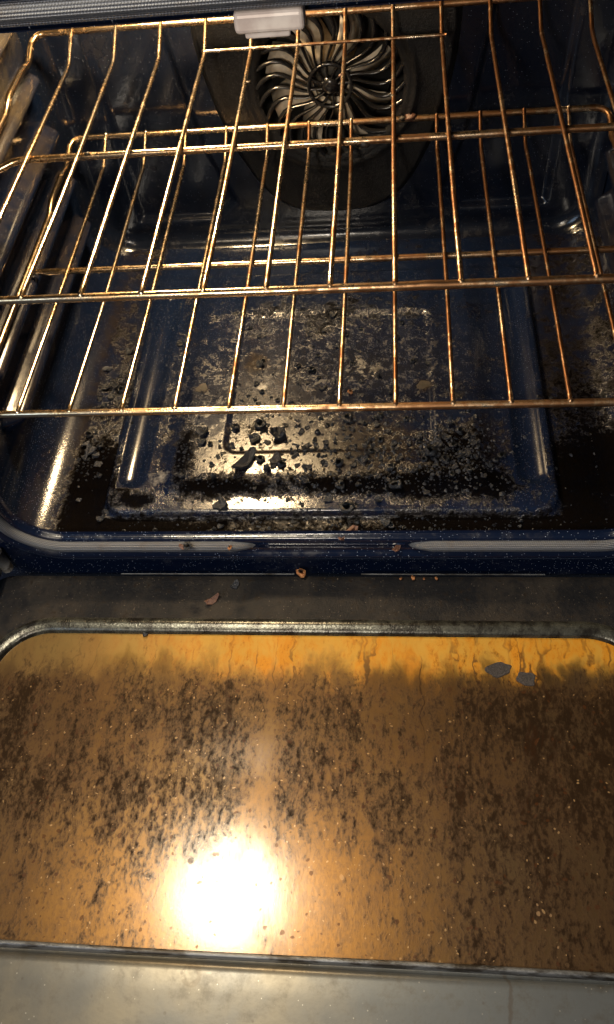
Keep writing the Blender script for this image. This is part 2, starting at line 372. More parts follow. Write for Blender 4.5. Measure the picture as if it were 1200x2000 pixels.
def poly_sdf(x, y, P):
    d = np.full(x.shape, 1e9); inside = np.zeros(x.shape, bool)
    n = len(P)
    for i in range(n):
        ax, ay = P[i]; bx, by = P[(i+1) % n]
        ex, ey = bx-ax, by-ay
        tt = np.clip(((x-ax)*ex+(y-ay)*ey)/(ex*ex+ey*ey), 0, 1)
        d = np.minimum(d, np.hypot(x-ax-tt*ex, y-ay-tt*ey))
        c = ((ay > y) != (by > y)) & (x < (bx-ax)*(y-ay)/((by-ay) if by != ay else 1e-9)+ax)
        inside ^= c
    return np.where(inside, -d, d)
def fillet_path(P, rad, seg=6):
    P = [np.array(p, float) for p in P]; out = [P[0]]
    for i in range(1, len(P)-1):
        r = rad[i] if isinstance(rad, (list, tuple)) else rad
        a, b, c = P[i-1], P[i], P[i+1]
        u = (a-b); v = (c-b); lu, lv = np.linalg.norm(u), np.linalg.norm(v)
        d = min(r, lu*0.49, lv*0.49); p0 = b+u/lu*d; p1 = b+v/lv*d
        for k in range(seg+1):
            s = k/seg; out.append((1-s)**2*p0+2*s*(1-s)*b+s*s*p1)
    out.append(P[-1]); return out
def resample(P, step):
    P = np.array(P); L = np.r_[0, np.cumsum(np.linalg.norm(np.diff(P, axis=0), axis=1))]
    n = max(2, int(L[-1]/step)+1); s = np.linspace(0, L[-1], n)
    return np.stack([np.interp(s, L, P[:, k]) for k in range(3)], 1)
def tube(P, r, sides=10, bump=0.0, cap=True, ry=None, seed=0, closed=False):
    P = np.asarray(P, float); n = len(P)
    T = np.gradient(P, axis=0)
    if closed: T = np.roll(P, -1, 0)-np.roll(P, 1, 0)
    T /= np.linalg.norm(T, axis=1)[:, None]
    up = np.array([0, 0, 1.0]) if abs(T[0, 2]) < 0.9 else np.array([0, 1.0, 0])
    N = np.cross(T[0], up); N /= np.linalg.norm(N); Ns = []
    for i in range(n):
        N = N-T[i]*np.dot(N, T[i]); N /= np.linalg.norm(N); Ns.append(N)
    Ns = np.array(Ns); B = np.cross(T, Ns)
    g = np.random.default_rng(seed)
    rr = np.full((n, sides), r)
    if bump > 0:
        lump = np.zeros((n, sides))
        for _ in range(max(3, int(n/14))):
            i = g.integers(0, n); j = g.integers(0, sides); w = g.uniform(0.8, 2.4); h = g.uniform(0.2, 1.0)**2
            di = np.arange(n)-i; dj = np.minimum((np.arange(sides)-j) % sides, (j-np.arange(sides)) % sides)
            lump += h*np.exp(-(di[:, None]/w)**2-(dj[None, :]/2.0)**2)
        rr = rr+bump*np.minimum(lump, 1.3)+bump*0.08*g.normal(size=(n, sides))
    a = np.arange(sides)/sides*2*PI
    V = P[:, None]+(np.cos(a)[None, :, None]*Ns[:, None]*rr[:, :, None])+(np.sin(a)[None, :, None]*B[:, None]*(rr if ry is None else rr*ry/r)[:, :, None])
    F = grid_faces(n, sides, wrap_v=True, wrap_u=closed)
    V = V.reshape(-1, 3)
    if cap and not closed:
        F.append(tuple(range(sides))[::-1]); F.append(tuple((n-1)*sides+k for k in range(sides)))
    L = np.r_[0, np.cumsum(np.linalg.norm(np.diff(P, axis=0), axis=1))]
    UV = np.stack([np.repeat(L, sides), np.tile(a/(2*PI), n)], 1)
    return V, F, UV
def box(c, s):
    x, y, z = c; a, b, d = s[0]/2, s[1]/2, s[2]/2
    V = [(x-a,y-b,z-d),(x+a,y-b,z-d),(x+a,y+b,z-d),(x-a,y+b,z-d),(x-a,y-b,z+d),(x+a,y-b,z+d),(x+a,y+b,z+d),(x-a,y+b,z+d)]
    F = [(0,3,2,1),(4,5,6,7),(0,1,5,4),(1,2,6,5),(2,3,7,6),(3,0,4,7)]
    return V, F
def bevel(o, w, seg=3):
    m = o.modifiers.new('bevel', 'BEVEL'); m.width = w; m.segments = seg; m.limit_method = 'ANGLE'
    return o

# ------------------------------------------------------------------ the oven
oven = tag(empty('oven'), 'open built-in oven with navy enamel cavity and a greasy glass door', 'oven')
FZ, WX, BY, TZ = -0.022, 0.310, 0.468, 0.440
FR = 0.046                                            # radius between floor and side walls
OX, OZ0, OZ1, ORAD = 0.294, -0.014, 0.442, 0.045      # the mouth of the oven

# floor: pressed sheet with a raised pan, two grooves, a ramp and a sunk middle plate
def floor_z(x, y):
    pan = rrect_sdf(x, y, -0.221, 0.223, 0.036, 0.392, 0.022)
    z = 0.0085*sstep(-pan, -0.0008, 0.0034)
    for gx in (-0.1965, 0.1985):
        yy = np.clip(y, 0.083, 0.352)
        d = np.hypot(x-gx, y-yy)
        z = z-0.0058*np.clip(1-(d/0.0148)**2, 0, 1)*sstep(0.0148-d, -0.001, 0.0022)
    ramp = rrect_sdf(x, y, -0.170, 0.172, 0.055, 0.372, 0.022)
    z = z+0.0065*sstep(-ramp, 0.0, 0.026)
    plate = rrect_sdf(x, y, -0.105, 0.108, 0.106, 0.312, 0.014)
    z = z-0.0030*sstep(-plate, -0.001, 0.004)
    z = z+0.008*sstep(0.0145-y, 0, 0.0038)              # front lip
    z = z+0.0006*np.sin(x*21+1)*np.sin(y*17)
    return FZ+z
ys = np.r_[np.arange(0.0102, 0.016, 0.0007), np.arange(0.016, 0.13, 0.0015), np.arange(0.13, BY-0.002, 0.0024), BY-0.002]
xs = np.arange(-(WX-FR), WX-FR+1e-6, 0.0021)
a = np.linspace(0, PI/2, 13)[1:]
V = []
nx = len(xs)+2*len(a)
prof = [(-(WX-FR)-FR*math.sin(k), FR*(1-math.cos(k))) for k in a[::-1]]
for yy in ys:
    zc = floor_z(xs, np.full_like(xs, yy))
    zl = float(zc[0]); zr = float(zc[-1])
    V += [(px, yy, zl+pz if pz < 0.02 else FZ+pz+(zl-FZ)*max(0, 1-pz/FR)) for px, pz in prof]
    V += list(zip(xs, np.full_like(xs, yy), zc))
    V += [(-px, yy, zr+pz if pz < 0.02 else FZ+pz+(zr-FZ)*max(0, 1-pz/FR)) for px, pz in prof[::-1]]
tag(obj_from('cavity_floor', V, grid_faces(len(ys), nx, flip=True), 'floor', oven), 'pressed enamel oven floor with raised pan, covered in burnt grease')

# side walls with pressed rack ledges
def side_wall(sgn):
    yy = np.r_[np.arange(0.010, BY-0.03, 0.0035), np.linspace(BY-0.03, BY, 6)]
    zz = np.arange(FZ+FR, TZ+0.001, 0.0022)
    Y, Z = np.meshgrid(yy, zz, indexing='ij')
    b = np.zeros_like(Y)
    for k in range(-1, 5):
        zt = 0.1180+0.0572*k
        zc = zt-0.011
        dz = np.where(Z > zc, (Z-zc)*1.25, (zc-Z)*0.85)
        dy = np.maximum(np.maximum(0.110-Y, Y-0.412), 0)*0.8
        b = np.maximum(b, 0.0200*(1-sstep(np.hypot(dz, dy), 0.001, 0.0155)))
    b = np.minimum(b, 0.0225)
    X = sgn*(WX-b)
    return np.stack([X, Y, Z], -1).reshape(-1, 3), grid_faces(len(yy), len(zz), flip=(sgn > 0))
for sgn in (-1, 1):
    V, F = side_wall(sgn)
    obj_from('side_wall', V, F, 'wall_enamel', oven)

# roof of the cavity
V = [(-WX, 0.01, TZ), (WX, 0.01, TZ), (WX, BY, TZ), (-WX, BY, TZ)]
obj_from('cavity_roof', V, [(0, 3, 2, 1)], 'enamel', oven, False)

# outer casing of the oven, open towards the front
V = [(-0.45, 0.006, -0.17), (0.45, 0.006, -0.17), (0.45, 0.62, -0.17), (-0.45, 0.62, -0.17), (-0.45, 0.006, 0.598), (0.45, 0.006, 0.598), (0.45, 0.62, 0.598), (-0.45, 0.62, 0.598)]
obj_from('outer_casing', V, [(0, 3, 2, 1), (4, 5, 6, 7), (1, 2, 6, 5), (2, 3, 7, 6), (3, 0, 4, 7)], 'soot', oven, False)

# back wall
FC = (0.002, 0.172)                                   # fan centre, x and z
HOLE = 0.078
xs = np.arange(-WX, WX+1e-6, 0.0026); zs = np.arange(FZ-0.004, TZ+0.001, 0.0026)
X, Z = np.meshgrid(xs, zs, indexing='ij')
d = -rrect_sdf(X, Z, -WX, WX, FZ-0.004, TZ+0.03, 0.055)
r = 0.024
dd = np.clip(d, 0, r)
Yb = BY-(r-np.sqrt(np.maximum(r*r-(r-dd)**2, 0)))
panel = [(-0.250, 0.0135), (-0.150, 0.0130), (-0.124, 0.035), (-0.148, 0.1035), (-0.166, 0.216), (-0.172, 0.42), (-0.254, 0.42)]
for P in (panel, [(-px, pz) for px, pz in panel]):
    s = poly_sdf(X, Z, P)-0.0
    Yb = Yb+0.008*sstep(-s, -0.003, 0.004)
rr = np.hypot(X-FC[0], Z-FC[1])
Yb = Yb-0.004*np.exp(-((Z-0.0)/0.006)**2)*sstep(d, 0.02, 0.05)
keep = (rr > 0.10)
V = np.stack([X, Yb, Z], -1).reshape(-1, 3)
obj_from('back_wall', V, grid_faces(len(xs), len(zs), keep), 'enamel', oven)

# fan cover: pear-shaped pressed sheet round a slotted grille
half = [(0.0, 0.0145), (0.040, 0.018), (0.060, 0.026), (0.080, 0.042), (0.096, 0.066), (0.1135, 0.1017), (0.128, 0.150), (0.1364, 0.196), (0.139, 0.235), (0.130, 0.285), (0.10, 0.325), (0.05, 0.348), (0, 0.353)]
outl = half+[(-x, z) for x, z in half[-2:0:-1]]
NA = 288
PO = np.array(outl)
th = np.arange(NA)/NA*2*PI
def ray_r(t0):
    dx, dz = math.cos(t0), math.sin(t0); best = 0.2
    for i in range(len(PO)):
        ax, az = PO[i]-np.array(FC); bx, bz = PO[(i+1) % len(PO)]-np.array(FC)
        ex, ez = bx-ax, bz-az; den = dx*ez-dz*ex
        if abs(den) < 1e-12: continue
        s = (ax*ez-az*ex)/den; q = (ax*dz-az*dx)/den
        if s > 0 and -1e-6 <= q <= 1+1e-6: best = s
    return best
RB = np.array([ray_r(q) for q in th])
for _ in range(6): RB = (np.roll(RB, 1)+2*RB+np.roll(RB, -1))/4
tt = np.r_[np.linspace(0, 0.55, 14), np.linspace(0.6, 1.0, 18)]
V = []
for i in range(NA):
    for q in tt:
        rad = HOLE+(RB[i]-HOLE)*q; edge = RB[i]-rad
        h = 0.0095*sstep(edge, 0.0, 0.009)+0.0022*math.exp(-((rad-0.091)/0.0026)**2)-0.002*(1-sstep(np.array(rad), HOLE, HOLE+0.004))
        V.append((FC[0]+rad*math.cos(th[i]), BY+0.0005-h, FC[1]+rad*math.sin(th[i])))
cover = obj_from('fan_cover', V, grid_faces(NA, len(tt), wrap_u=True, flip=True), 'cover', oven)
GY = BY-0.0075                                        # face of the grille
NB = 26
def ribbon(path, w0, w1, depth, y0):
    P = np.array(path); T = np.gradient(P, axis=0); T /= np.linalg.norm(T, axis=1)[:, None]
    Nn = np.stack([-T[:, 1], T[:, 0]], 1); n = len(P); w = np.linspace(w0, w1, n)
    V = []
    for i in range(n):
        for q, yo in ((-1, depth), (-0.8, 0.0008), (-0.35, -0.0005), (0.35, -0.0005), (0.8, 0.0008), (1, depth)):
            c = P[i]+Nn[i]*w[i]*q; V.append((c[0], y0+yo, c[1]))
    return V, grid_faces(n, 6)
for k in range(NB):
    t0 = 2*PI*k/NB
    path = []
    for s in np.linspace(0, 1, 9):
        rad = 0.0225+(HOLE+0.0015-0.0225)*s
        ang = t0-0.30*math.sin(s*PI*0.92)+0.05*s
        path.append((FC[0]+rad*math.cos(ang), FC[1]+rad*math.sin(ang)))
    V, F = ribbon(path, 0.0010, 0.0030, 0.0035, GY)
    obj_from('grille_bar', V, F, 'grille', cover)
def ring_mesh(r0, r1, y0, depth, n=64):
    V = []
    for i in range(n):
        q = 2*PI*i/n
        for rad, yo in ((r0, depth), (r0+0.0005, 0.0003), ((r0+r1)/2, -0.0006), (r1-0.0005, 0.0003), (r1, depth)):
            V.append((FC[0]+rad*math.cos(q), y0+yo, FC[1]+rad*math.sin(q)))
    return V, grid_faces(n, 5, wrap_u=True, flip=True)
V, F = ring_mesh(0.0205, 0.0250, GY-0.0004, 0.0035); obj_from('grille_ring', V, F, 'grille', cover)
for k in range(12):
    q = 2*PI*(k+0.5)/12
    path = [(FC[0]+rad*math.cos(q-0.15*s), FC[1]+rad*math.sin(q-0.15*s)) for s, rad in zip(np.linspace(0, 1, 4), np.linspace(0.009, 0.0212, 4))]
    V, F = ribbon(path, 0.0012, 0.0016, 0.0035, GY); obj_from('grille_spoke', V, F, 'grille', cover)
V = [(FC[0], GY-0.0025, FC[1])]; F = []
for j, (rad, yo) in enumerate(((0.004, -0.0022), (0.008, -0.001), (0.0102, 0.0035))):
    for i in range(24): V.append((FC[0]+rad*math.cos(2*PI*i/24), GY+yo, FC[1]+rad*math.sin(2*PI*i/24)))
for i in range(24):
    F.append((0, 1+i, 1+(i+1) % 24))
    for j in range(2): F.append((1+j*24+i, 1+(j+1)*24+i, 1+(j+1)*24+(i+1) % 24, 1+j*24+(i+1) % 24))
obj_from('grille_hub', V, F, 'grille', cover)
# housing and fan wheel behind the grille
V = []
for yo, rad in ((0.001, 0.0995), (0.001, 0.0815), (0.045, 0.0815), (0.045, 0.0005)):
    V += [(FC[0]+rad*math.cos(2*PI*i/64), BY+yo, FC[1]+rad*math.sin(2*PI*i/64)) for i in range(64)]
obj_from('fan_housing', V, grid_faces(4, 64, wrap_v=True), 'soot', oven)
fan = None
V = []
for yo, rad in ((0.012, 0.0005), (0.011, 0.012), (0.018, 0.020), (0.034, 0.024), (0.034, 0.066), (0.036, 0.066), (0.036, 0.0005)):
    V += [(FC[0]+rad*math.cos(2*PI*i/48), BY+yo-0.008, FC[1]+rad*math.sin(2*PI*i/48)) for i in range(48)]
fan = obj_from('fan_wheel', V, grid_faces(7, 48, wrap_v=True), 'soot', oven)
for k in range(8):
    q = 2*PI*k/8+0.15
    path = [(0.020+0.050*s, q+0.25*s) for s in np.linspace(0, 1, 6)]
    V = []
    for rad, ang in path:
        for off, yo in ((-0.012, 0.020), (0.000, 0.008), (0.012, -0.001)):
            aa = ang+off/max(rad, 0.02)
            V.append((FC[0]+rad*math.cos(aa), BY+yo, FC[1]+rad*math.sin(aa)))
    o = obj_from('fan_blade', V, grid_faces(6, 3), 'fan', fan)
    m = o.modifiers.new('solid', 'SOLIDIFY'); m.thickness = 0.0009

# front frame: one rolled profile swept round the mouth
def mouth(t, n=14):                                   # rounded rectangle grown outwards by t
    x0, x1, z0, z1, r = -OX-t, OX+t, OZ0-t, OZ1+t, ORAD+t
    P = []
    for cx, cz, a0 in ((x0+r, z0+r, PI), (x1-r, z0+r, 1.5*PI), (x1-r, z1-r, 0), (x0+r, z1-r, 0.5*PI)):
        for k in range(n+1):
            q = a0+0.5*PI*k/n; P.append((cx+r*math.cos(q), cz+r*math.sin(q)))
    return P
profile = [(0.0130, -0.0040), (0.0122, -0.0015), (0.0110, -0.0004), (0.010, 0.0), (0.0085, 0.0004), (0.0070, 0.0016), (0.0062, 0.004), (0.0058, 0.010), (0.0050, 0.016),
           (0.0030, 0.0185), (0.0008, 0.0205), (0.0000, 0.0225), (0.0006, 0.0250), (0.0022, 0.0272), (0.0030, 0.030), (0.0034, 0.038), (0.0036, 0.055), (0.0038, 0.075), (0.0040, 0.16)]
V = []
for yy, t in profile:
    V += [(px, yy, pz) for px, pz in mouth(t)]
npm = len(mouth(0))
frame = obj_from('front_frame', V, grid_faces(len(profile), npm, wrap_v=True), 'frame_enamel', oven)
# two pressed lines in the gap of the gasket at the bottom
for zz in (-0.0215, -0.0265):
    V, F, UV = tube([(x, 0.0055, zz) for x in np.linspace(-0.062, 0.077, 12)], 0.0009, 8)
    obj_from('pressed_rib', V, F, 'frame_enamel', frame)

# woven gasket: it leaves the middle of the bottom open
def gasket(P, name, taper):
    P = resample(P, 0.003)
    V, F, UV = tube(P, 0.0054, 20, ry=0.0054)
    n = len(P); V = V.reshape(n, 20, 3)
    L = np.linspace(0, 1, n)*n*0.003
    for end in taper:
        dist = L if end == 0 else L[-1]-L
        k = np.sqrt(np.clip(dist/0.022, 0.006, 1))[:, None, None]
        c = V.mean(1, keepdims=True); up = np.array([0, 0.0025, -0.001])
        V = c+(V-c)*np.concatenate([np.ones_like(k), k, k], 2)+(1-k)*up
    return obj_from(name, V.reshape(-1, 3), F, 'gasket', oven, uv=UV)
gt = 0.0082; gy = 0.0036
loop = [(px, gy, pz) for px, pz in mouth(gt, 20)]
zb = OZ0-gt
# right run: from the gap along the bottom, up the right side, over the top, down the left and back along the bottom to the gap
i0 = 21
pts = [(0.080, gy, zb), (0.14, gy, zb)]+loop[21:]+loop[:21]+[(-0.14, gy, zb), (-0.064, gy, zb)]
gk = tag(gasket(fillet_path(pts, 0.0001, 1), 'door_gasket', (0, 1)), 'grey braided gasket round the mouth, open at bottom middle')
# latch under the top gasket
V, F = box((0.0105, 0.0065, 0.4395), (0.0335, 0.013, 0.0098))
o = obj_from('door_latch', V, F, 'latch', oven, False); bevel(o, 0.0022)
V, F = box((0.0090, 0.0075, 0.4335), (0.022, 0.010, 0.0040))
o2 = obj_from('latch_foot', V, F, 'latch', o, False); bevel(o2, 0.0012)

# ------------------------------------------------------------------ the open door
DZ = -0.060
GX, GHW, GY0, GY1, GR = -0.012, 0.297, -0.0685, -0.3315, 0.050
def glass_loop(t, n=14, front=None):                  # window outline grown by t; the front edge stays straight under the trim
    x0, x1, y0, y1, r = GX-GHW-t, GX+GHW+t, GY1-0.0030, GY0+t, GR+t
    P = [(x0, y0), (x1, y0)]
    for cx, cy, a0 in ((x1-r, y1-r, 0), (x0+r, y1-r, 0.5*PI)):
        for k in range(n+1):
            q = a0+0.5*PI*k/n; P.append((cx+r*math.cos(q), cy+r*math.sin(q)))
    return P
door = obj_from('door', *(lambda prof: ([(px, py, DZ+pz) for t, pz in prof for px, py in glass_loop(t)] , [f for f in grid_faces(len(prof), 32, wrap_v=True) if f[0] % 32 != 0]))(
    [(-0.004, -0.0045), (-0.0005, -0.0040), (0.0, -0.0005), (0.0010, 0.0012), (0.0035, 0.0022), (0.0070, 0.0034), (0.0095, 0.0036), (0.0120, 0.0026), (0.0138, 0.0008), (0.0150, 0.0000)]), 'bead', oven)
tag(door, 'oven door folded down flat with worn metal bead round its window')
# dull enamel strip between bead and hinge side, with rounded outer corners
DXW, DY0 = 0.342, -0.0075
inner = glass_loop(0.0150)
# outer outline matched vertex by vertex to the inner one
outer = []
for k, (px, py) in enumerate(inner):
    if k == 0: outer.append((-DXW, GY1-0.0030))
    elif k == 1: outer.append((DXW-0.005, GY1-0.0030))
    else:
        right = k < 17; kk = (k-2) if right else (k-17)
        q = 0.5*PI*kk/14+(0 if right else 0.5*PI)
        cx = (DXW-0.005-0.030) if right else (-DXW+0.030)
        outer.append((cx+0.030*math.cos(q), DY0-0.030+0.030*math.sin(q)))
V = []
steps = np.linspace(0, 1, 9)
for s in steps:
    for (ax, ay), (bx, by) in zip(inner, outer): V.append((ax+(bx-ax)*s, ay+(by-ay)*s, DZ+0.0004*math.sin(s*PI)))
for dz, g in ((-0.0012, 0.0012), (-0.004, 0.0020), (-0.03, 0.0022)):
    for (bx, by) in outer:
        nx = 1 if bx > 0 else -1
        V.append((bx+g*nx*(1 if abs(bx) > DXW-0.04 else 0), by+g*(1 if by > -0.05 else 0), DZ+dz))
obj_from('door_liner', V, [f for f in grid_faces(len(steps)+3, 32, wrap_v=True) if f[0] % 32 != 0], 'door', door)
# the glass itself
gl = glass_loop(-0.0008, 14)
cx, cy = GX, -0.21
V = []; q = [0.0, 0.25, 0.5, 0.75, 1.0]
for s in q: V += [(cx+(px-cx)*s, cy+(py-cy)*s, DZ-0.0022) for px, py in gl]
V += [(px, py, DZ-0.0062) for px, py in gl]
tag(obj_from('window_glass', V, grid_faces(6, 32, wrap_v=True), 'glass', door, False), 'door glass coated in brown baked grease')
# steel sheet beyond the glass and the edge trim that holds it
V = []
prof = [(-0.3322, -0.0022), (-0.3318, -0.0004), (-0.3324, 0.0008), (-0.3340, 0.0013), (-0.3354, 0.0008), (-0.3360, -0.0008), (-0.3368, -0.0032)]
xsn = np.linspace(-DXW+0.004, DXW-0.008, 160)
for yy, zz in prof: V += [(xx, yy+0.0003*math.sin(xx*17), DZ+zz+0.0002*math.sin(xx*23)) for xx in xsn]
obj_from('edge_trim', V, grid_faces(len(prof), len(xsn), flip=True), 'trim', door)
V = []
prof = [(-0.3364, -0.0034), (-0.3390, -0.0032), (-0.3402, -0.0004), (-0.3425, 0.0010), (-0.346, 0.0014), (-0.36, 0.0014), (-0.40, 0.0010), (-0.445, 0.0004), (-0.452, -0.002), (-0.455, -0.03)]
xsn = np.linspace(-DXW, DXW-0.004, 60)
for yy, zz in prof: V += [(xx, yy, DZ+zz) for xx in xsn]
obj_from('steel_panel', V, grid_faces(len(prof), len(xsn), flip=True), 'steel', door)
# thin bright strips in the gap at the hinge side
for xa, xb in ((-0.204, -0.030), (0.035, 0.208)):
    V, F = box(((xa+xb)/2, -0.0048, DZ+0.0004), (xb-xa, 0.0009, 0.0010))
    obj_from('vent_strip', V, F, 'trim', door, False)
# hinge at the left end
hinge = obj_from('hinge_arm', *box((-0.327, -0.014, -0.040), (0.010, 0.040, 0.018)), 'trim', door, False); bevel(hinge, 0.003)
V, F, UV = tube([(-0.319, -0.004, -0.050), (-0.319, -0.004, -0.020)], 0.006, 12)
obj_from('hinge_pin', V, F, 'trim', hinge)
# ------------------------------------------------------------------ the racks
SP = 0.046
def make_rack(label, zr, yf, yr, seed, crusts):
    root = tag(empty('oven_rack', (0, yf, zr)), label, 'oven rack', 'wire oven racks')
    def part(name, V, F, mat):
        V = np.asarray(V)-np.array([0, yf, zr]); return obj_from(name, V, F, mat, root)
    HW = 0.2955; yb = yr+0.0384; zb = zr+0.0157
    fr = 0.0033
    # rim: front bar, two sides with a stop hump, raised rear bar
    side = lambda s: [(s*HW, yf, zr), (s*HW, yr-0.085, zr), (s*HW, yr-0.065, zr+0.0065), (s*HW, yr-0.018, zr+0.0065), (s*HW, yr+0.004, zr+0.003), (s*HW, yb, zb)]
    P = side(-1)[::1]
    path = [(-0.02, yf, zr), (-HW, yf, zr)]+side(-1)[1:]+side(1)[::-1][:-1]+[(HW, yf, zr), (-0.02, yf, zr)]
    rad = [0]+[0.018]+[0.006]*4+[0.016]+[0.016]+[0.006]*4+[0.018]+[0]
    P = resample(fillet_path(path, rad), 0.0045)
    V, F, UV = tube(P, fr, 12, 0.00045, cap=False, seed=seed); part('rim', V, F, 'bar')
    # cross bar under the wires, its ends cranked down to the sides
    yc = yf+0.1956
    path = [(-HW, yc-0.01, zr-0.006), (-HW+0.012, yc-0.008, zr-0.0085), (-HW+0.028, yc, zr-0.0046), (HW-0.028, yc, zr-0.0046), (HW-0.012, yc-0.008, zr-0.0085), (HW, yc-0.01, zr-0.006)]
    if seed == 23: path = [(-HW, yc, zr-0.0046), (HW, yc, zr-0.0046)]
    P = resample(fillet_path(path, 0.012), 0.0035)
    V, F, UV = tube(P, 0.0031, 12, 0.0006, seed=seed+1); part('cross_bar', V, F, 'bar')
    for i in range(1, 13):
        x = (i-6.5)*SP
        g = np.random.default_rng(seed*50+i); b = g.normal(0, 0.0006, 3)
        path = [(x, yf-0.0008, zr+0.0016), (x, yf+0.004, zr+0.0028), (x+b[0], yf+0.13, zr+0.0012+b[2]*0.4), (x+b[1], yr-0.02, zr+0.0010), (x, yr, zr+0.0008), (x, yb+0.0005, zb+0.0030)]
        P = resample(fillet_path(path, [0, 0.003, 0.05, 0.012, 0.007, 0]), 0.0024)
        V, F, UV = tube(P, 0.00205, 8, 0.00045, seed=seed*100+i); part('wire', V, F, 'wire')
        # weld at the front bar
        a = []
        for j in range(5):
            for k in range(8):
                ph = PI*(j+0.5)/5; q = 2*PI*k/8; s = 1+g.uniform(-.15, .15)
                a.append((x+0.0027*s*math.sin(ph)*math.cos(q), yf+0.0004+0.0026*s*math.sin(ph)*math.sin(q), zr+0.0022+0.0019*s*math.cos(ph)))
        part('weld', a, grid_faces(5, 8, wrap_v=True, flip=True)+[tuple(range(8)), tuple(range(39, 31, -1))], 'bar')
    # short stop wire at the rear bend
    if seed == 11: P = resample([((4-6.5)*SP-0.002, yr+0.002, zr+0.0040), ((9-6.5)*SP+0.004, yr+0.002, zr+0.0040)], 0.003)
    if seed == 11: V, F, UV = tube(P, 0.0016, 8, 0.0004, seed=seed+3); part('stop_wire', V, F, 'wire')
    for (cx, cy, cz, s, mat) in crusts:
        g = np.random.default_rng(int(cx*9999+5000)); a = []
        for j in range(7):
            for k in range(10):
                ph = PI*(j+0.5)/7; q = 2*PI*k/10; w = s*(0.7+0.5*g.random())
                a.append((cx+1.2*w*math.sin(ph)*math.cos(q), cy+0.8*w*math.sin(ph)*math.sin(q), cz+0.7*w*math.cos(ph)))
        part('burnt_crust', a, grid_faces(7, 10, wrap_v=True, flip=True)+[tuple(range(10)), tuple(range(69, 59, -1))], mat)
    return root
make_rack('upper wire rack, bright gold at left and rusty brown at right', 0.2353, 0.0569, 0.4086, 11,
          [(0.044, 0.2520, 0.2290, 0.0050, 'burnt'), (0.0344, 0.2530, 0.2300, 0.0048, 'burnt'), (0.0147, 0.2525, 0.2290, 0.0042, 'burnt'), (0.024, 0.2518, 0.230, 0.0030, 'burnt'),
           (-0.066, 0.352, 0.2360, 0.0026, 'burnt'), (0.0215, 0.352, 0.2368, 0.0026, 'red'), (0.0690, 0.310, 0.2368, 0.0024, 'burnt'), (-0.20, 0.25, 0.2345, 0.0024, 'burnt'), (-0.16, 0.2515, 0.2325, 0.0022, 'burnt')])
make_rack('lower wire rack close above the dirty oven floor', 0.1211, 0.0470, 0.4125, 23,
          [(0.0874, 0.4495, 0.1390, 0.0058, 'red'), (0.0790, 0.4495, 0.1385, 0.0042, 'burnt'), (0.161, 0.13, 0.122, 0.0022, 'red'), (0.207, 0.135, 0.122, 0.0024, 'burnt')])

# ------------------------------------------------------------------ crumbs
def lump_mesh(name, mat, flat, seed, stretch=1.0):    # unit-wide broken flake
    g = np.random.default_rng(seed); A = []
    nu, nv = 5, 9
    prof = 0.5*(0.60+0.75*g.random(nv)); prof = 0.25*np.roll(prof, 1)+0.5*prof+0.25*np.roll(prof, -1); low = g.normal(size=3)
    for j in range(nu):
        ph = PI*(j+0.5)/nu
        for k in range(nv):
            q = 2*PI*k/nv; r0 = prof[k]*(1+0.16*g.normal())
            z = 0.5*flat*math.cos(ph)*(1+0.35*g.normal())+0.12*flat*(low[0]*math.cos(q)+low[1]*math.sin(q))
            A.append((stretch*r0*math.sin(ph)**0.6*math.cos(q), r0*math.sin(ph)**0.6*math.sin(q)/stretch**0.6, z))
    A = np.array(A); A[:, 2] -= A[:, 2].min()
    me = bpy.data.meshes.new(name)
    me.from_pydata([tuple(v) for v in A], [], grid_faces(nu, nv, wrap_v=True, flip=True)+[tuple(range(nv)), tuple(range(nu*nv-1, (nu-1)*nv-1, -1))])
    me.polygons.foreach_set('use_smooth', [True]*len(me.polygons))
    me.materials.append(M[mat]); return me
def plate_mesh(name, mat, thick, curl, seed, stretch=1.0, smooth=1, nv=11):   # unit-wide curled, broken chip
    g = np.random.default_rng(seed)
    prof = 0.5*(0.50+0.75*g.random(nv))
    for _ in range(smooth): prof = 0.15*np.roll(prof, 1)+0.7*prof+0.15*np.roll(prof, -1)
    ax = g.uniform(0, 6.28); V = []
    def pt(r, q, dz):
        x, y = stretch*r*math.cos(q), r*math.sin(q)/stretch**0.6
        u = x*math.cos(ax)+y*math.sin(ax)
        return (x, y, curl*u*u*2.2+0.10*curl*g.normal()+dz)
    for q0, dz in ((1.0, 0.0), (0.93, thick), (0.55, thick*1.15)):
        for k in range(nv): V.append(pt(prof[k]*q0, 2*PI*k/nv, dz))
    V.append(pt(0, 0, thick*1.1))
    V = np.array(V); V[:, 2] -= V[:, 2].min()
    F = grid_faces(3, nv, wrap_v=True, flip=True)+[(2*nv+k, 2*nv+(k+1) % nv, 3*nv) for k in range(nv)]+[tuple(range(nv))[::-1]]
    me = bpy.data.meshes.new(name); me.from_pydata([tuple(v) for v in V], [], F); me.materials.append(M[mat]); return me
def mixed(name, mat, n, seed):
    return [lump_mesh(name, mat, (.34, .5, .42)[i % 3], seed+i) if i % 3 == 2 else plate_mesh(name, mat, (.14, .24, .18)[i % 3], (.5, .25, .8)[(i//2) % 3], seed+i) for i in range(n)]
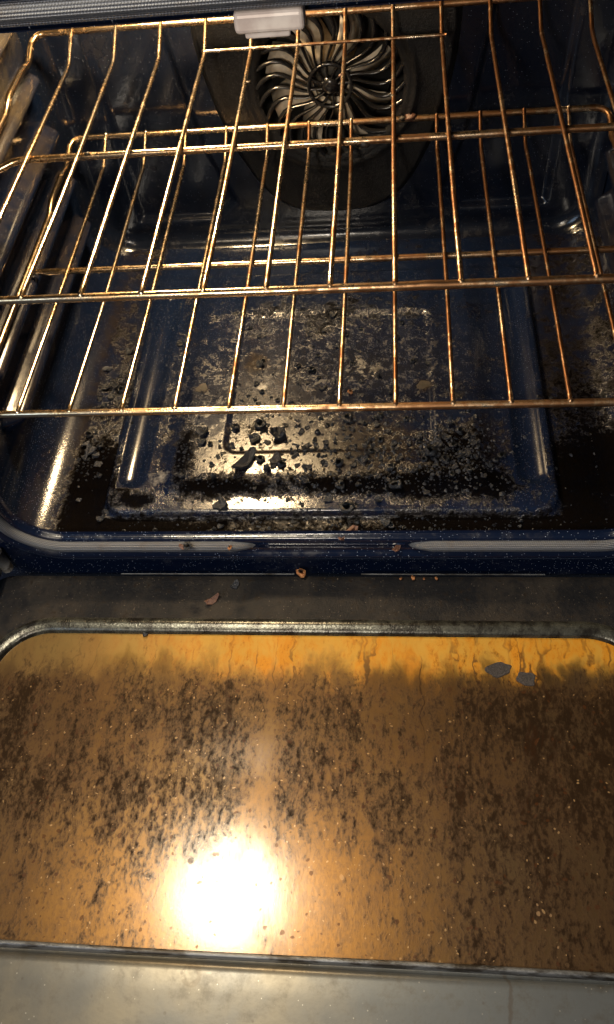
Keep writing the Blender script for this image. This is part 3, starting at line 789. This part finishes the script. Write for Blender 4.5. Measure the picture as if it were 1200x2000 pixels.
KINDS = {'c': mixed('charred_crumb', 'char', 13, 40),
         's': [plate_mesh('charred_sliver', 'char', .14, .25, 60+i, 1.8) for i in range(3)],
         'g': mixed('ashy_crumb', 'ash', 5, 70),
         'f': [plate_mesh('flat_spot', 'flat', .02, .02, 80+i, 1.2) for i in range(3)],
         'b': [plate_mesh('burnt_blob', 'burnt', .04, .03, 90+i, 1.1) for i in range(2)],
         'w': [plate_mesh('burnt_flake', 'greyflake', .03, .02, 112+i, 1.3, 5, 26) for i in range(2)],
         'r': [plate_mesh('rust_flake', 'red', .08, .4, 95, 1.7)],
         't': [lump_mesh('tan_crumb', 'tan', .7, 97)]}
NAMES = {'c': 'charred_crumb', 's': 'charred_sliver', 'g': 'ashy_crumb', 'f': 'flat_char_spot', 'b': 'burnt_blob', 'r': 'rust_flake', 't': 'tan_crumb'}
CRUMBS = [(-0.1281,0.1335,0.0161,'c'),(-0.1285,0.1197,0.0107,'c'),(-0.1185,0.1175,0.0064,'c'),(-0.109,0.1006,0.0073,'c'),(-0.109,0.1139,0.0053,'c'),(-0.096,0.1411,0.0097,'c'),(-0.0971,0.1171,0.0105,'c'),(-0.0747,0.1261,0.0148,'c'),(-0.0682,0.1433,0.0139,'c'),(-0.0604,0.1211,0.0084,'c'),(-0.049,0.1304,0.0179,'c'),(-0.0867,0.1135,0.0052,'c'),(-0.0206,0.1136,0.0104,'c'),(-0.0107,0.1134,0.0062,'c'),(-0.0005,0.1179,0.0073,'c'),(-0.0117,0.1235,0.0052,'c'),(0.02,0.1242,0.0094,'c'),(0.0243,0.137,0.0074,'c'),(0.0208,0.1509,0.0117,'c'),(0.0341,0.1457,0.0074,'c'),(-0.0799,0.0935,0.0175,'s'),(-0.0655,0.0959,0.0093,'c'),(-0.0494,0.0956,0.0164,'c'),(-0.0583,0.0841,0.0092,'c'),(-0.0443,0.0897,0.0102,'c'),(-0.0164,0.086,0.0091,'c'),(-0.0014,0.0903,0.0091,'c'),(-0.0191,0.0715,0.01,'c'),(0.0139,0.0901,0.0101,'c'),(0.0281,0.0873,0.0091,'c'),(0.0366,0.0942,0.0122,'c'),(0.0157,0.0654,0.01,'c'),(0.0039,0.0514,0.0108,'c'),(-0.0997,0.0451,0.018,'c'),(0.0239,0.0398,0.0146,'c'),(0.0164,0.0441,0.0059,'c'),(-0.1107,0.0759,0.0072,'c'),(-0.1235,0.0747,0.0062,'c'),(-0.1427,0.0776,0.0083,'c'),(-0.1488,0.0796,0.0062,'c'),(-0.0457,0.0737,0.0081,'c'),(-0.0609,0.0733,0.0051,'c'),(-0.1,0.0264,0.0089,'c'),(-0.0809,0.0157,0.0185,'f'),(-0.0899,0.0122,0.0078,'c'),(-0.0473,0.0196,0.0087,'f'),(-0.0568,0.0267,0.0098,'f'),(-0.0048,0.0165,0.0067,'c'),(0.0246,0.0152,0.0182,'r'),(-0.0661,0.0262,0.0049,'f'),(-0.0725,0.191,0.0067,'c'),(-0.1375,0.196,0.0158,'b'),(-0.0779,0.2318,0.0115,'c'),(-0.1751,0.272,0.0085,'c'),(-0.0201,0.2212,0.009,'c'),(-0.0077,0.1943,0.011,'c'),(-0.0333,0.2003,0.0056,'c'),(0.022,0.186,0.006,'t'),(0.0034,0.2044,0.0067,'c'),(-0.0018,0.3084,0.0109,'c'),(0.0225,0.2305,0.0068,'c'),(-0.0246,0.203,0.0067,'c'),(-0.0398,0.1732,0.0076,'c'),(0.0541,0.1215,0.0073,'c'),(0.0668,0.1159,0.0083,'c'),(0.0913,0.1234,0.0114,'c'),(0.0816,0.1156,0.0072,'c'),(0.1076,0.1092,0.0113,'s'),(0.0361,0.0916,0.0101,'c'),(0.0542,0.0952,0.0071,'c'),(0.0647,0.0836,0.0091,'c'),(0.0738,0.0975,0.0081,'c'),(0.087,0.0801,0.008,'c'),(0.0696,0.0635,0.0139,'c'),(0.0977,0.0583,0.0089,'c'),(0.051,0.0497,0.0079,'c'),(0.1024,0.1015,0.0153,'c'),(0.0593,0.0301,0.0126,'c'),(0.0704,0.0359,0.0049,'c'),(0.1033,0.2276,0.0079,'c'),(0.0876,0.2312,0.0062,'c'),(0.1193,0.2193,0.0062,'c'),(0.0993,0.1961,0.0187,'b'),(0.2321,0.1755,0.0061,'c'),(0.2291,0.1848,0.0055,'c'),(0.1483,0.1478,0.0064,'c'),(0.1712,0.1028,0.0082,'c'),(0.2029,0.056,0.005,'c'),(0.1239,0.1388,0.0084,'c'),(0.1311,0.1292,0.0094,'c'),(0.1191,0.1215,0.0104,'c'),(0.1382,0.1211,0.0073,'c'),(0.1453,0.1143,0.0083,'c'),(0.1251,0.1095,0.0093,'c'),(0.1346,0.0996,0.0082,'s'),(0.1467,0.0962,0.0072,'c'),(0.117,0.0935,0.0092,'c'),(0.1069,0.0873,0.0071,'c'),(0.1264,0.0839,0.0081,'c'),(0.1384,0.0806,0.0071,'c'),(0.1526,0.0742,0.007,'c'),(0.1608,0.0884,0.0061,'c'),(0.0972,0.0939,0.0071,'c'),(-0.2582,0.244,0.0134,'g'),(-0.2531,0.2135,0.0119,'c'),(-0.2428,0.2179,0.0119,'c'),(-0.2353,0.2098,0.0094,'c'),(-0.2451,0.2001,0.0106,'c'),(-0.2494,0.1873,0.0082,'c'),(-0.2513,0.1221,0.0145,'g'),(-0.2574,0.132,0.0112,'g'),(-0.2445,0.1165,0.01,'g'),(-0.2574,0.1448,0.0091,'c'),(-0.2393,0.1048,0.011,'g'),(-0.2343,0.0893,0.0065,'c'),(-0.2492,0.059,0.0075,'g'),(-0.2169,0.0443,0.0104,'c'),(-0.2218,0.0351,0.0104,'c'),(-0.2363,0.2704,0.0111,'c'),(-0.256,0.1133,0.0078,'g'),(0.1257,0.0684,0.007,'c'),(0.1324,0.0592,0.006,'c'),(0.1446,0.062,0.005,'c'),(0.1591,0.0649,0.005,'c'),(0.0326,0.0665,0.007,'c'),(0.0426,0.0571,0.0059,'c'),(-0.0321,0.0993,0.0062,'c'),(0.0088,0.1051,0.0051,'c'),(0.0445,0.1045,0.0072,'c'),(0.0623,0.1307,0.0052,'c'),(-0.0211,0.0456,0.0059,'c'),(-0.0354,0.0518,0.005,'c'),(-0.0702,0.037,0.0069,'c'),(-0.0877,0.0371,0.0079,'c'),(-0.0215,0.1394,0.0063,'c'),(-0.0005,0.1424,0.0053,'c'),(-0.0431,0.1434,0.0064,'c'),(0.0493,0.1447,0.0063,'c'),(0.0118,0.1667,0.0054,'c'),(0.0407,0.195,0.0055,'c'),(0.0514,0.2096,0.0067,'c'),(-0.0161,0.2429,0.0057,'c'),(0.0288,0.2491,0.0057,'c'),(-0.0509,0.2523,0.0058,'c'),(0.0059,0.2581,0.007,'c'),(-0.0351,0.2279,0.0068,'c')]
g = np.random.default_rng(77)
for _ in range(70): CRUMBS.append((float(np.clip(g.normal(0.045, 0.06), -0.12, 0.165)), float(np.clip(g.normal(0.112, 0.032), 0.062, 0.2)), float(g.uniform(0.0040, 0.0080)), 'c'))
for _ in range(26): CRUMBS.append((float(g.uniform(-0.10, 0.13)), float(g.uniform(0.17, 0.30)), float(g.uniform(0.0040, 0.0075)), 'c'))
for _ in range(14): CRUMBS.append((float(g.uniform(-0.20, 0.20)), float(g.uniform(0.021, 0.032)), float(g.uniform(0.0036, 0.0065)), 'c'))
for _ in range(10): CRUMBS.append((float(g.uniform(-0.262, -0.236)), float(g.uniform(0.10, 0.24)), float(g.uniform(0.004, 0.008)), 'c'))
def where(x, y):
    if y < 0.034: return 'on the floor margin along the oven mouth'
    if x < -0.222: return 'on the left floor margin beside the pan'
    if x > 0.224: return 'on the right floor margin beside the pan'
    if y < 0.106: return 'in the front channel of the pan'
    if abs(x) < 0.107: return 'on the sunk middle plate of the pan'
    if x < 0: return 'on the pan left of its middle plate'
    return 'on the pan right of its middle plate'
WORD = {'c': 'black charred crumb', 's': 'long black charred sliver', 'g': 'grey ashy crumb', 'f': 'flat dark burnt spot', 'b': 'brown burnt-on blob', 'r': 'reddish curled flake', 't': 'small round tan crumb'}
def place(me, name, x, y, z, s, label, cat, group=None, rz=None, tilt=0):
    o = bpy.data.objects.new(name, me); COL.objects.link(o)
    o.location = (x, y, z); o.scale = (s, s, s); o.rotation_euler = (0, 0, random.uniform(0, 6.28) if rz is None else rz)
    if tilt: o.rotation_euler = (random.uniform(-tilt, tilt), random.uniform(-tilt, tilt), o.rotation_euler[2])
    tag(o, label, cat, group); return o
def fz(x, y): return float(floor_z(np.array([x]), np.array([y]))[0])
ORD = ['leftmost']+[w+' from the left' for w in 'second third fourth fifth sixth seventh eighth ninth tenth eleventh twelfth thirteenth fourteenth fifteenth sixteenth seventeenth eighteenth nineteenth twentieth'.split()]
Mi = Matrix.LocRotScale(cam_o.location, cam_o.rotation_euler, None).inverted()
def across(x, y):                                     # order of things from left to right as one sees them
    q = Mi @ Vector((x, y, FZ)); return q.x/-q.z
def size_word(s): return 'tiny' if s < 0.0062 else 'small' if s < 0.0085 else 'middling' if s < 0.0125 else 'large'
SPOT = {'on the floor margin along the oven mouth': 'on floor margin along oven mouth', 'on the left floor margin beside the pan': 'on floor margin left of pan',
        'on the right floor margin beside the pan': 'on floor margin right of pan', 'in the front channel of the pan': 'on front slope of pan',
        'on the sunk middle plate of the pan': 'on sunk middle plate', 'on the pan left of its middle plate': 'on pan left of middle plate', 'on the pan right of its middle plate': 'on pan right of middle plate'}
classes = {}
for n, (x, y, s, k) in enumerate(CRUMBS):
    spot = SPOT[where(x, y)]
    if spot == 'on front slope of pan': spot = 'on '+('left' if x < -0.03 else 'middle' if x < 0.06 else 'right')+' third of front slope'
    if spot == 'on sunk middle plate': spot += ', '+('near' if y < 0.125 else 'far' if y > 0.19 else 'middle')+(' left' if x < 0.0 else ' right')
    key = (size_word(s)+' '+WORD[k] if k in 'cgf' else WORD[k])+' '+spot
    classes.setdefault(key, []).append(n)
LAB = {}
for key, ids in classes.items():
    ids.sort(key=lambda n: across(*CRUMBS[n][:2]))
    for r_, n in enumerate(ids): LAB[n] = key if len(ids) == 1 else key+', '+('rightmost' if r_ == len(ids)-1 else ORD[r_])
for n, (x, y, s, k) in enumerate(CRUMBS):
    me = KINDS[k][n % len(KINDS[k])]
    place(me, NAMES[k], x, y, fz(x, y)-0.0004, s*(0.90 if k != 's' else 1.05), LAB[n], 'crumb' if k in 'csgt' else ('flake' if k == 'r' else 'stain'), 'burnt crumbs on the oven floor', None if k != 's' else random.uniform(0.5, 1.0), 0.3 if k in 'cg' else 0)
# single crumbs outside the cavity
place(KINDS['t'][0], 'tan_crumb', -0.0225, -0.0075, DZ+0.0012, 0.0095, 'pale orange crumb in the gap between oven and door', 'crumb')
for x, s, l in ((0.0729, .0030, 'tiny orange crumb, first right of the gap between the two bright strips'), (0.0851, .0050, 'second orange crumb along the right bright strip'), (0.0948, .0026, 'third and smallest orange crumb along the right bright strip'), (0.1068, .0036, 'last orange crumb along the right bright strip')):
    place(KINDS['t'][0], 'tan_crumb', x, -0.0100, DZ+0.0004, s, l, 'crumb')
place(KINDS['c'][3], 'charred_crumb', -0.0871, -0.0175, DZ, 0.0105, 'black crumb on the dark door strip near the hinge gap', 'crumb')
place(KINDS['r'][0], 'rust_flake', -0.1078, -0.0347, DZ, 0.0110, 'small brown flake lying on the dark door strip', 'flake', None, 0.5)
place(KINDS['w'][0], 'burnt_flake', 0.1596, -0.1001, DZ-0.0021, 0.0190, 'larger grey flake stuck on the yellow edge of the glass', 'flake', None, 0.1)
place(KINDS['w'][1], 'burnt_flake', 0.1817, -0.1084, DZ-0.0021, 0.0165, 'smaller grey flake stuck on the glass beside the larger one', 'flake', None, -0.3)
place(KINDS['c'][1], 'charred_crumb', -0.1685, -0.0705, DZ-0.0021, 0.0052, 'tiny black crumb at the top edge of the door glass', 'crumb')
place(KINDS['c'][5], 'charred_crumb', -0.1265, -0.0030, -0.0150, 0.0085, 'black crumb caught on the lower left gasket', 'crumb')
place(KINDS['r'][0], 'rust_flake', -0.1310, -0.0025, -0.0150, 0.0070, 'brown flake beside the black crumb on the gasket', 'flake')
place(KINDS['t'][0], 'brown_crumb', -0.0865, -0.0030, -0.0165, 0.0045, 'small orange-brown crumb near the end of the left gasket', 'crumb')
place(KINDS['r'][0], 'rust_flake', 0.0692, 0.0030, -0.0255, 0.0090, 'reddish flake in the gasket gap below the oven mouth', 'flake', None, 0.9)
# fine crumbs too small and many to count
V = []; F = []
g = np.random.default_rng(5)
def fine(n, cx, cy, sx, sy, s0, s1):
    for _ in range(n):
        x = float(np.clip(g.normal(cx, sx), -0.262, 0.262)); y = float(np.clip(g.normal(cy, sy), 0.022, 0.40)); s = g.uniform(s0, s1)*g.uniform(.5, 1)
        b = len(V); z = fz(x, y); r = [s*g.uniform(.5, 1.1) for _ in range(5)]; a0 = g.uniform(0, 6.28)
        for k in range(5): V.append((x+r[k]*math.cos(a0+k*1.2566), y+r[k]*math.sin(a0+k*1.2566), z-0.0002))
        V.append((x+g.uniform(-.3, .3)*s, y+g.uniform(-.3, .3)*s, z+s*g.uniform(.4, 1.0)))
        for k in range(5): F.append((b+k, b+(k+1) % 5, b+5))
fine(700, 0.0, 0.14, 0.10, 0.07, 0.0006, 0.0020)
fine(420, 0.125, 0.105, 0.022, 0.022, 0.0010, 0.0032)
fine(220, 0.07, 0.075, 0.05, 0.014, 0.0008, 0.0026)
fine(200, -0.02, 0.075, 0.07, 0.012, 0.0006, 0.0022)
fine(140, -0.250, 0.120, 0.008, 0.022, 0.0010, 0.0030)
fine(130, -0.243, 0.212, 0.012, 0.012, 0.0008, 0.0026)
fine(120, -0.143, 0.110, 0.008, 0.022, 0.0010, 0.0028)
fine(180, 0.0, 0.30, 0.10, 0.015, 0.0006, 0.0022)
fine(250, 0.0, 0.2, 0.2, 0.10, 0.0004, 0.0012)
fine(260, 0.04, 0.115, 0.075, 0.035, 0.0020, 0.0042)
fine(420, 0.03, 0.12, 0.08, 0.05, 0.0014, 0.0034)
fine(160, 0.02, 0.23, 0.07, 0.045, 0.0012, 0.0030)
fine(120, 0.10, 0.028, 0.08, 0.006, 0.0008, 0.0024)
fine(90, -0.05, 0.03, 0.08, 0.006, 0.0008, 0.0022)
o = obj_from('fine_crumbs', V, F, 'char', None, False)
tag(o, 'fine black crumbs and char dust scattered over the oven floor', 'crumbs', None, 'stuff')
